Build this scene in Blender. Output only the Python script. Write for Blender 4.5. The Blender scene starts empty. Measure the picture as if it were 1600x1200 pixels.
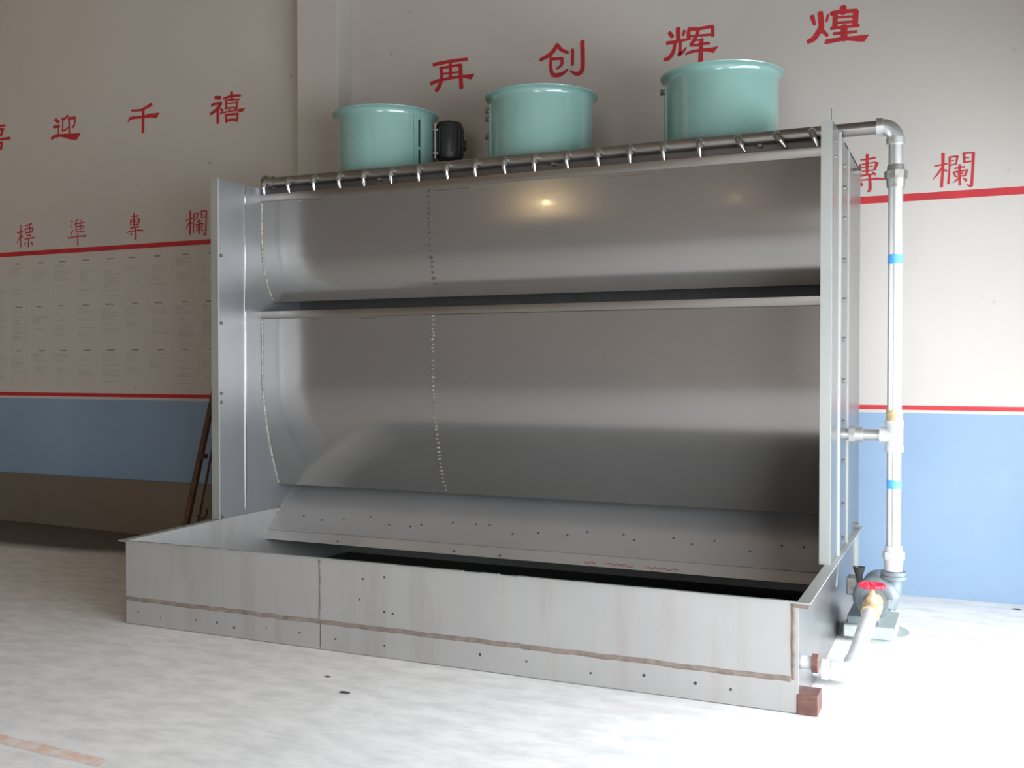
import bpy, bmesh, math, random
from mathutils import Vector, Matrix
random.seed(7)
sc = bpy.context.scene
COL = sc.collection

# ------------------------------------------------------------------ camera
cam_d = bpy.data.cameras.new('camera')
cam = bpy.data.objects.new('camera', cam_d); COL.objects.link(cam)
cam_d.sensor_fit = 'HORIZONTAL'; cam_d.sensor_width = 36.0
cam_d.lens = 1591.0 / 1600.0 * 36.0
cam_d.clip_start = 0.05
YAW, PITCH = math.radians(24.2), math.atan(25 / 1591.0)
cam.location = (0, 0, 1.5)
cam.rotation_euler = (math.pi / 2 - PITCH, 0, YAW)
sc.camera = cam
# ------------------------------------------------------------------ view
sc.view_settings.view_transform = 'Standard'
sc.view_settings.look = 'None'
sc.view_settings.gamma = 1.0
sc.view_settings.use_curve_mapping = False
sc.view_settings.exposure = 0.0
# ------------------------------------------------------------------ world (daylight outside the openings)
w = bpy.data.worlds.new('daylight'); sc.world = w; w.use_nodes = True
bg = w.node_tree.nodes['Background']
bg.inputs['Color'].default_value = (0.75, 0.87, 1.0, 1); bg.inputs['Strength'].default_value = 1.0

def area(name, loc, rot, sx, sy, power, col):
    d = bpy.data.lights.new(name, 'AREA'); d.shape = 'RECTANGLE'; d.size = sx; d.size_y = sy
    d.energy = power; d.color = col
    o = bpy.data.objects.new(name, d); COL.objects.link(o); o.location = loc; o.rotation_euler = rot
    return o
# daylight outside the big doorway in the right wall (its jambs and header shade the hall)
area('doorway_daylight', (3.9, 2.0, 2.0), (0, math.pi / 2, 0), 4.4, 11.0, 2400, (0.85, 0.925, 1.0))
# added fill light at an unseen rear opening, lifting the back wall
area('rear_fill_light', (0.2, -5.9, 1.6), (math.pi / 2, 0, 0), 2.8, 3.2, 230, (0.88, 0.94, 1.0))

# ------------------------------------------------------------------ materials
def newmat(name):
    m = bpy.data.materials.new(name); m.use_nodes = True
    nt = m.node_tree; b = nt.nodes['Principled BSDF']
    return m, nt, b
def N(nt, t, **kw):
    n = nt.nodes.new(t)
    for k, v in kw.items(): setattr(n, k, v)
    return n
def noise(nt, scale, detail=4.0, vec=None, rough=0.55):
    n = N(nt, 'ShaderNodeTexNoise'); n.inputs['Scale'].default_value = scale
    n.inputs['Detail'].default_value = detail; n.inputs['Roughness'].default_value = rough
    if vec: nt.links.new(vec, n.inputs['Vector'])
    return n.outputs['Fac']
def ramp(nt, fac, p0, c0, p1, c1):
    r = N(nt, 'ShaderNodeValToRGB'); e = r.color_ramp.elements
    e[0].position = p0; e[0].color = (*c0, 1); e[1].position = p1; e[1].color = (*c1, 1)
    nt.links.new(fac, r.inputs['Fac']); return r.outputs['Color']
def coords(nt, scale=(1, 1, 1), kind='pos'):
    mp = N(nt, 'ShaderNodeMapping'); mp.inputs['Scale'].default_value = scale
    if kind == 'pos':
        g = N(nt, 'ShaderNodeNewGeometry'); nt.links.new(g.outputs['Position'], mp.inputs['Vector'])
    else:
        g = N(nt, 'ShaderNodeTexCoord'); nt.links.new(g.outputs['Object'], mp.inputs['Vector'])
    return mp.outputs['Vector']
def mix(nt, fac, a, b, mode='MIX'):
    x = N(nt, 'ShaderNodeMix', data_type='RGBA', blend_type=mode)
    for s, v in (('Factor', fac), ('A', a), ('B', b)):
        sock = [i for i in x.inputs if i.name == s and (i.type == 'RGBA' or s == 'Factor' and i.type == 'VALUE')][0]
        if hasattr(v, 'is_linked'): nt.links.new(v, sock)
        elif isinstance(v, (int, float)): sock.default_value = v
        else: sock.default_value = (*v, 1)
    return [o for o in x.outputs if o.type == 'RGBA'][0]
def mth(nt, op, a, b=None, c=None, clamp=False):
    x = N(nt, 'ShaderNodeMath', operation=op, use_clamp=clamp)
    for i, v in enumerate((a, b, c)):
        if v is None: continue
        if hasattr(v, 'is_linked'): nt.links.new(v, x.inputs[i])
        else: x.inputs[i].default_value = v
    return x.outputs[0]
def bump(nt, b, fac, strength, dist=0.01):
    n = N(nt, 'ShaderNodeBump'); n.inputs['Strength'].default_value = strength; n.inputs['Distance'].default_value = dist
    nt.links.new(fac, n.inputs['Height']); nt.links.new(n.outputs['Normal'], b.inputs['Normal'])
def xyz(nt):
    g = N(nt, 'ShaderNodeNewGeometry'); s = N(nt, 'ShaderNodeSeparateXYZ'); nt.links.new(g.outputs['Position'], s.inputs[0])
    return s.outputs

def paint(name, col, rough=0.5, var=0.12, scale=9.0, metal=0.0, bmp=0.0, spec=None):
    m, nt, b = newmat(name)
    v = coords(nt, (scale,) * 3, 'obj')
    f = noise(nt, 1.0, 5, v)
    c = ramp(nt, f, 0.3, [x * (1 - var) for x in col], 0.7, [min(1, x * (1 + var)) for x in col])
    nt.links.new(c, b.inputs['Base Color'])
    b.inputs['Roughness'].default_value = rough; b.inputs['Metallic'].default_value = metal
    if spec is not None: b.inputs['Specular IOR Level'].default_value = spec
    if bmp: bump(nt, b, noise(nt, 6.0, 4, v), bmp)
    return m

def sheet_steel(name, col, r0, r1, brush=(1.5, 40, 40), dirt=0.25, metal=1.0, bmp=0.02, streak=0.0):
    """stainless sheet: fine rolling grain along one axis, patchy roughness and grime"""
    m, nt, b = newmat(name)
    big = noise(nt, 1.0, 5, coords(nt, (1.3, 1.3, 1.3)))
    grain = noise(nt, 1.0, 3, coords(nt, brush))
    drip = noise(nt, 1.0, 4, coords(nt, (9, 9, 1.1)))
    c = ramp(nt, big, 0.35, [x * (1 - dirt * 0.5) for x in col], 0.68, col)
    if streak:
        d = ramp(nt, drip, 0.33, [x * (1 - streak) for x in (1, 0.97, 0.93)], 0.5, (1, 1, 1))
        c = mix(nt, 1.0, c, d, 'MULTIPLY')
    nt.links.new(c, b.inputs['Base Color'])
    f = mth(nt, 'MULTIPLY_ADD', big, (r1 - r0) * 1.4, r0 - 0.2 * (r1 - r0), clamp=True)
    if bmp: f = mth(nt, 'MULTIPLY_ADD', grain, 0.06, f)
    nt.links.new(f, b.inputs['Roughness'])
    b.inputs['Metallic'].default_value = metal
    if bmp: bump(nt, b, grain, bmp, 0.002)
    return m

M = {}
M['curtain'] = sheet_steel('stainless_curtain', (0.385, 0.365, 0.345), 0.16, 0.20, brush=(1.2, 60, 60), dirt=0.08, bmp=0.0, metal=0.75)
b_ = M['curtain'].node_tree.nodes['Principled BSDF']; b_.inputs['Coat Weight'].default_value = 0.35; b_.inputs['Coat Roughness'].default_value = 0.06
M['panel'] = sheet_steel('stainless_side', (0.37, 0.365, 0.365), 0.26, 0.36, brush=(60, 60, 1.2), dirt=0.10)
M['tray'] = sheet_steel('stainless_tray', (0.43, 0.415, 0.40), 0.42, 0.58, brush=(1.2, 30, 30), dirt=0.16, metal=0.6, streak=0.06)
M['chute'] = sheet_steel('stainless_chute', (0.47, 0.45, 0.435), 0.30, 0.42, brush=(1.2, 40, 40), dirt=0.14, metal=0.55)
M['galv'] = sheet_steel('galvanised_edge', (0.42, 0.425, 0.395), 0.38, 0.55, brush=(20, 20, 6), dirt=0.25, metal=0.65)
M['dark_inside'] = paint('shade_dark_steel', (0.09, 0.085, 0.08), 0.6, metal=0.3)  # dark tone paints in the shade of the booth interior
M['strip'] = sheet_steel('folded_strip', (0.40, 0.37, 0.34), 0.26, 0.36, dirt=0.18)
M['fascia'] = sheet_steel('dull_fascia_steel', (0.20, 0.18, 0.165), 0.35, 0.5, brush=(4, 30, 30), dirt=0.3, metal=0.7)
M['panel_left'] = sheet_steel('stainless_side_shade', (0.30, 0.30, 0.305), 0.30, 0.42, brush=(60, 60, 1.2), dirt=0.14, metal=0.68)  # darker copy of the side steel, left side's dimmer light in its colour
M['weld'] = paint('weld_bead', (0.34, 0.31, 0.27), 0.42, 0.5, 60, metal=0.8, bmp=0.4)
M['tack'] = paint('burnt_tack', (0.13, 0.115, 0.105), 0.5, 0.3, 60, metal=0.5)
M['burn'] = paint('burnt_brown_seam', (0.205, 0.160, 0.135), 0.6, 0.3, 25, metal=0.25)
M['hole'] = paint('dark_hole', (0.03, 0.03, 0.03), 0.7)
M['pipe'] = sheet_steel('galvanised_pipe', (0.60, 0.60, 0.58), 0.28, 0.45, brush=(14, 14, 4), dirt=0.30, metal=0.85)
M['pipe_old'] = sheet_steel('stained_header_pipe', (0.36, 0.34, 0.31), 0.25, 0.42, brush=(6, 30, 30), dirt=0.45, metal=0.9)
M['elbow'] = paint('cast_elbow', (0.28, 0.265, 0.24), 0.42, 0.25, 40, metal=0.8, bmp=0.1)
M['chrome'] = paint('bright_nozzle', (0.85, 0.86, 0.86), 0.16, 0.05, 20, metal=1.0)
M['white_pipe'] = paint('whitish_galvanised', (0.52, 0.52, 0.51), 0.45, 0.14, 12, metal=0.25)
M['teal'] = paint('teal_enamel', (0.195, 0.335, 0.298), 0.20, 0.05, 3)
b_ = M['teal'].node_tree.nodes['Principled BSDF']; b_.inputs['Coat Weight'].default_value = 0.6; b_.inputs['Coat Roughness'].default_value = 0.06
M['black'] = paint('black_motor', (0.018, 0.018, 0.018), 0.45, 0.3, 20)
M['red_paint'] = paint('red_wall_paint', (0.42, 0.016, 0.022), 0.6, 0.14, 6)
M['red_wheel'] = paint('red_enamel', (0.80, 0.02, 0.05), 0.4, 0.1, 20)
M['blue_tape'] = paint('blue_tape', (0.08, 0.33, 0.72), 0.5, 0.15, 40)
M['brass'] = paint('brass_tape_wrap', (0.50, 0.36, 0.20), 0.5, 0.3, 60, metal=0.3, bmp=0.2)
M['rust'] = paint('red_oxide', (0.125, 0.055, 0.043), 0.7, 0.25, 18)
M['pump_grey'] = paint('pump_grey_enamel', (0.13, 0.155, 0.165), 0.38, 0.12, 10)
M['pump_base'] = paint('pale_green_base', (0.34, 0.37, 0.35), 0.55, 0.12, 8)
M['wood'] = paint('dark_wood', (0.085, 0.040, 0.020), 0.6, 0.4, 14, bmp=0.2)
M['iron'] = paint('rusty_iron', (0.07, 0.045, 0.035), 0.6, 0.4, 30, metal=0.4)
M['ink'] = paint('faded_ink', (0.325, 0.30, 0.27), 0.9, 0.2, 20)
M['ink_dark'] = paint('dark_ink', (0.20, 0.185, 0.17), 0.9, 0.3, 20)
M['paper'] = paint('notice_paper', (0.465, 0.425, 0.383), 0.75, 0.03, 3)
M['debris'] = paint('debris', (0.05, 0.045, 0.04), 0.9)
M['ceil'] = paint('ceiling_paint', (0.27, 0.205, 0.15), 0.9, 0.06, 1)
M['bulb_cord'] = M['black']
M['red_mark'] = paint('faded_red_marker', (0.36, 0.10, 0.09), 0.6, 0.35, 70)

# low zinc sheet, brown reflections put into its base colour
M['zinc'] = sheet_steel('zinc_brown_sheen', (0.23, 0.20, 0.165), 0.40, 0.6, brush=(1.5, 20, 20), dirt=0.25, metal=0.6)

def wall_mat():
    m, nt, b = newmat('painted_plaster')
    x, y, z = xyz(nt)
    cream = ramp(nt, noise(nt, 1.0, 5, coords(nt, (0.5, 0.5, 0.5))), 0.3, (0.435, 0.398, 0.36), 0.7, (0.495, 0.452, 0.408))
    blue = ramp(nt, noise(nt, 1.0, 5, coords(nt, (0.9, 0.9, 0.9))), 0.3, (0.185, 0.262, 0.355), 0.7, (0.22, 0.30, 0.40))
    edge = mth(nt, 'LESS_THAN', z, 1.203)
    c = mix(nt, edge, cream, blue)
    spots = ramp(nt, noise(nt, 1.0, 2, coords(nt, (9, 9, 9))), 0.20, (0.75, 0.73, 0.7), 0.26, (1, 1, 1))
    c = mix(nt, 1.0, c, spots, 'MULTIPLY')
    nt.links.new(c, b.inputs['Base Color']); b.inputs['Roughness'].default_value = 0.75
    b.inputs['Specular IOR Level'].default_value = 0.25
    bump(nt, b, noise(nt, 1.0, 5, coords(nt, (2.5, 2.5, 2.5))), 0.10, 0.03)
    return m
M['wall'] = wall_mat()
def floor_mat():
    m, nt, b = newmat('worn_concrete')
    big = noise(nt, 1.0, 6, coords(nt, (0.7, 0.7, 0.7)))
    fine = noise(nt, 1.0, 6, coords(nt, (5, 11, 5)), rough=0.65)
    c = ramp(nt, big, 0.3, (0.74, 0.715, 0.69), 0.7, (0.84, 0.815, 0.79))
    f = ramp(nt, fine, 0.35, (0.82, 0.82, 0.82), 0.6, (1, 1, 1))
    c = mix(nt, 1.0, c, f, 'MULTIPLY')
    x, y, z = xyz(nt)
    # stain before the low metal sheet, enlarged to paint in floor shade (ragged outline)
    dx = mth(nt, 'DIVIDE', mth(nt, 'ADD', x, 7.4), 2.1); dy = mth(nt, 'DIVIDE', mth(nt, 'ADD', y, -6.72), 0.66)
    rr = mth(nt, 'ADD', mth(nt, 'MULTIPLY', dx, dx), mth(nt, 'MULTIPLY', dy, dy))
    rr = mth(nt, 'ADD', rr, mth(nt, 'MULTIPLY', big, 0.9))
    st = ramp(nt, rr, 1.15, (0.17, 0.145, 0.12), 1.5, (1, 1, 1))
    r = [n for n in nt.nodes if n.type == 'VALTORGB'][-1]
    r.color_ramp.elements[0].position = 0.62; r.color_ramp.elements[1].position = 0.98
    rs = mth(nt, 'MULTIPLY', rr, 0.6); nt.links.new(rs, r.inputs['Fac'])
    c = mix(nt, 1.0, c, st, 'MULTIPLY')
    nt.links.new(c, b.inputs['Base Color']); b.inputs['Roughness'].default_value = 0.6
    b.inputs['Specular IOR Level'].default_value = 0.35
    bump(nt, b, fine, 0.12, 0.01)
    return m
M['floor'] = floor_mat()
def faded(name, col):
    m, nt, b = newmat(name)
    f = noise(nt, 1.0, 6, coords(nt, (14, 14, 14)), rough=0.7)
    nt.links.new(ramp(nt, f, 0.38, col, 0.62, (0.74, 0.69, 0.65)), b.inputs['Base Color'])
    b.inputs['Roughness'].default_value = 0.7
    return m
M['orange'] = faded('worn_orange_line', (0.72, 0.46, 0.36))
M['orange_faint'] = faded('faint_orange_line', (0.74, 0.54, 0.45))

# ------------------------------------------------------------------ mesh helpers
class MB:
    def __init__(s): s.v = []; s.f = []; s.sm = []
    def add(s, vs, fs, smooth=False):
        o = len(s.v); s.v += [tuple(v) for v in vs]
        for f in fs: s.f.append(tuple(i + o for i in f)); s.sm.append(smooth)
    def box(s, x0, x1, y0, y1, z0, z1):
        vs = [(x, y, z) for x in (x0, x1) for y in (y0, y1) for z in (z0, z1)]
        s.add(vs, [(0, 1, 3, 2), (4, 6, 7, 5), (0, 4, 5, 1), (2, 3, 7, 6), (0, 2, 6, 4), (1, 5, 7, 3)]); return s
    def tube(s, pts, rad, n=16, caps=True, smooth=True):
        pts = [Vector(p) for p in pts]
        R = rad if isinstance(rad, (list, tuple)) else [rad] * len(pts)
        prev = None; rings = []
        for i, p in enumerate(pts):
            a = pts[max(0, i - 1)]; b = pts[min(len(pts) - 1, i + 1)]
            t = (b - a)
            if t.length < 1e-9: t = Vector((0, 0, 1))
            t.normalize()
            if prev is None:
                u = t.orthogonal().normalized()
            else:
                u = (prev - t * prev.dot(t))
                u = u.normalized() if u.length > 1e-6 else t.orthogonal().normalized()
            prev = u; v = t.cross(u)
            rings.append([p + (u * math.cos(2 * math.pi * k / n) + v * math.sin(2 * math.pi * k / n)) * R[i] for k in range(n)])
        vs = [q for r in rings for q in r]; fs = []
        for i in range(len(rings) - 1):
            for k in range(n):
                fs.append((i * n + k, i * n + (k + 1) % n, (i + 1) * n + (k + 1) % n, (i + 1) * n + k))
        s.add(vs, fs, smooth)
        if caps:
            s.add(rings[0], [tuple(range(n))[::-1]]); s.add(rings[-1], [tuple(range(n))])
        return s
    def lathe(s, prof, c=(0, 0, 0), n=48, closed=False, smooth=True):
        """profile of (radius, z) about the vertical through c"""
        vs = []; fs = []; m = len(prof)
        for r, z in prof:
            for k in range(n):
                a = 2 * math.pi * k / n; vs.append((c[0] + r * math.cos(a), c[1] + r * math.sin(a), c[2] + z))
        for i in range(m if closed else m - 1):
            j = (i + 1) % m
            for k in range(n):
                fs.append((i * n + k, i * n + (k + 1) % n, j * n + (k + 1) % n, j * n + k))
        s.add(vs, fs, smooth); return s
    def profx(s, prof, x0, x1, th, nx=1, smooth=True):
        """a bent sheet: profile (y, z) swept along X, thickness th behind it"""
        P = [Vector((0, y, z)) for y, z in prof]; n = len(P); off = []
        for i in range(n):
            t = (P[min(n - 1, i + 1)] - P[max(0, i - 1)]).normalized()
            nrm = Vector((0, -t.z, t.y))
            if nrm.y < 0: nrm = -nrm
            off.append(P[i] + nrm * th)
        vs = []; fs = []
        ring = P + off[::-1]; L = len(ring)
        for k in range(nx + 1):
            x = x0 + (x1 - x0) * k / nx
            vs += [(x, q.y, q.z) for q in ring]
        for k in range(nx):
            for i in range(L):
                j = (i + 1) % L
                fs.append((k * L + i, k * L + j, (k + 1) * L + j, (k + 1) * L + i))
        fs.append(tuple(range(L))); fs.append(tuple(nx * L + i for i in range(L))[::-1])
        s.add(vs, fs, smooth); return s
    def ball(s, c, r, n=8, sq=(1, 1, 1)):
        vs = []; fs = []
        for i in range(n + 1):
            th = math.pi * i / n
            for k in range(2 * n):
                a = math.pi * k / n
                vs.append((c[0] + r * sq[0] * math.sin(th) * math.cos(a), c[1] + r * sq[1] * math.sin(th) * math.sin(a), c[2] + r * sq[2] * math.cos(th)))
        for i in range(n):
            for k in range(2 * n):
                k2 = (k + 1) % (2 * n)
                fs.append((i * 2 * n + k, (i + 1) * 2 * n + k, (i + 1) * 2 * n + k2, i * 2 * n + k2))
        s.add(vs, fs, True); return s
    def build(s, name, mat, parent=None, bevel=0, loc=None, rot=None):
        me = bpy.data.meshes.new(name); me.from_pydata(s.v, [], s.f)
        me.polygons.foreach_set('use_smooth', s.sm)
        bm = bmesh.new(); bm.from_mesh(me)
        bmesh.ops.remove_doubles(bm, verts=bm.verts, dist=1e-5)
        bmesh.ops.recalc_face_normals(bm, faces=bm.faces); bm.to_mesh(me); bm.free()
        try: me.set_sharp_from_angle(angle=math.radians(38))
        except Exception: pass
        me.materials.append(mat)
        o = bpy.data.objects.new(name, me); COL.objects.link(o)
        if loc: o.location = loc
        if rot: o.rotation_euler = rot
        if parent: o.parent = parent
        if bevel:
            b = o.modifiers.new('bevel', 'BEVEL'); b.width = bevel; b.segments = 2; b.limit_method = 'ANGLE'
        return o
def B(*a): return MB().box(*a)
def T(*a, **k): return MB().tube(*a, **k)
def tag(o, label=None, cat=None, group=None, kind=None):
    if label: o['label'] = label
    if cat: o['category'] = cat
    if group: o['group'] = group
    if kind: o['kind'] = kind
    return o
def empty(name, loc=(0, 0, 0), rz=0):
    o = bpy.data.objects.new(name, None); COL.objects.link(o); o.location = loc; o.rotation_euler = (0, 0, rz)
    o.empty_display_size = 0.1
    return o
def arc(c, r, a0, a1, ex, ez, n=10):
    """points on a circle about c in the plane of ex, ez"""
    c, ex, ez = Vector(c), Vector(ex), Vector(ez)
    return [c + ex * r * math.cos(a0 + (a1 - a0) * i / n) + ez * r * math.sin(a0 + (a1 - a0) * i / n) for i in range(n + 1)]
def sample(prof, z):
    for (ya, za), (yb, zb) in zip(prof, prof[1:]):
        if min(za, zb) - 1e-6 <= z <= max(za, zb) + 1e-6:
            t = (z - za) / (zb - za) if zb != za else 0
            return ya + (yb - ya) * t
    return prof[-1][0]
def smoothprof(pts, n=6):
    out = []
    for i in range(len(pts) - 1):
        p0 = pts[max(0, i - 1)]; p1 = pts[i]; p2 = pts[i + 1]; p3 = pts[min(len(pts) - 1, i + 2)]
        for k in range(n):
            t = k / n
            out.append(tuple(0.5 * (2 * p1[j] + (p2[j] - p0[j]) * t + (2 * p0[j] - 5 * p1[j] + 4 * p2[j] - p3[j]) * t * t + (-p0[j] + 3 * p1[j] - 3 * p2[j] + p3[j]) * t ** 3) for j in (0, 1)))
    out.append(tuple(pts[-1])); return out

# ------------------------------------------------------------------ the room
YW = 7.18
XL, XR, YF, ZC = -12.0, 1.7, -5.5, 6.0
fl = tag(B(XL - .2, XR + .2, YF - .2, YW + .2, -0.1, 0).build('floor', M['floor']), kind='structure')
wb = tag(B(XL - .2, XR + .2, YW, YW + 0.2, 0, ZC).build('wall_back', M['wall']), kind='structure')
tag(B(XL - .2, XR + .2, YF - .2, YW + .2, ZC, ZC + .15).build('ceiling', M['ceil']), kind='structure')
tag(B(XL - .2, XL, YF, YW, 0, ZC).build('wall_left', M['ceil']), kind='structure')
wr = MB(); wr.box(XR, XR + .2, 6.3, YW, 0, ZC); wr.box(XR, XR + .2, YF, -2.3, 0, ZC); wr.box(XR, XR + .2, -2.3, 6.3, 2.42, ZC)
tag(wr.build('wall_right', M['wall']), kind='structure')
wf = MB(); wf.box(XL, -1.1, YF - .2, YF, 0, ZC); wf.box(1.5, XR, YF - .2, YF, 0, ZC); wf.box(-1.1, 1.5, YF - .2, YF, 3.1, ZC)
tag(wf.build('wall_front', M['ceil']), kind='structure')
tag(B(-5.085, -4.683, YW - 0.2, YW, 0, ZC).build('trim_1', M['wall'], bevel=0.006), kind='structure')

def on_wall(mb, poly):
    mb.add([(x, YW - 0.002, z) for x, z in poly], [tuple(range(len(poly)))])
for a, b, z0, z1 in ((-10.5, -5.5, 2.602, 2.646), (-2.0, 1.2, 2.594, 2.643)):
    mb = MB(); mb.box(a, b, YW - 0.002, YW, z0, z1); mb.build('painted_stripe', M['red_paint'], wb)['label'] = 'upper red painted stripe'
for a, b, z0, z1 in ((-10.5, -5.5, 1.226, 1.261), (-2.0, 1.2, 1.224, 1.254)):
    mb = MB(); mb.box(a, b, YW - 0.002, YW, z0, z1); mb.build('painted_stripe', M['red_paint'], wb)['label'] = 'lower red painted stripe'

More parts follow.
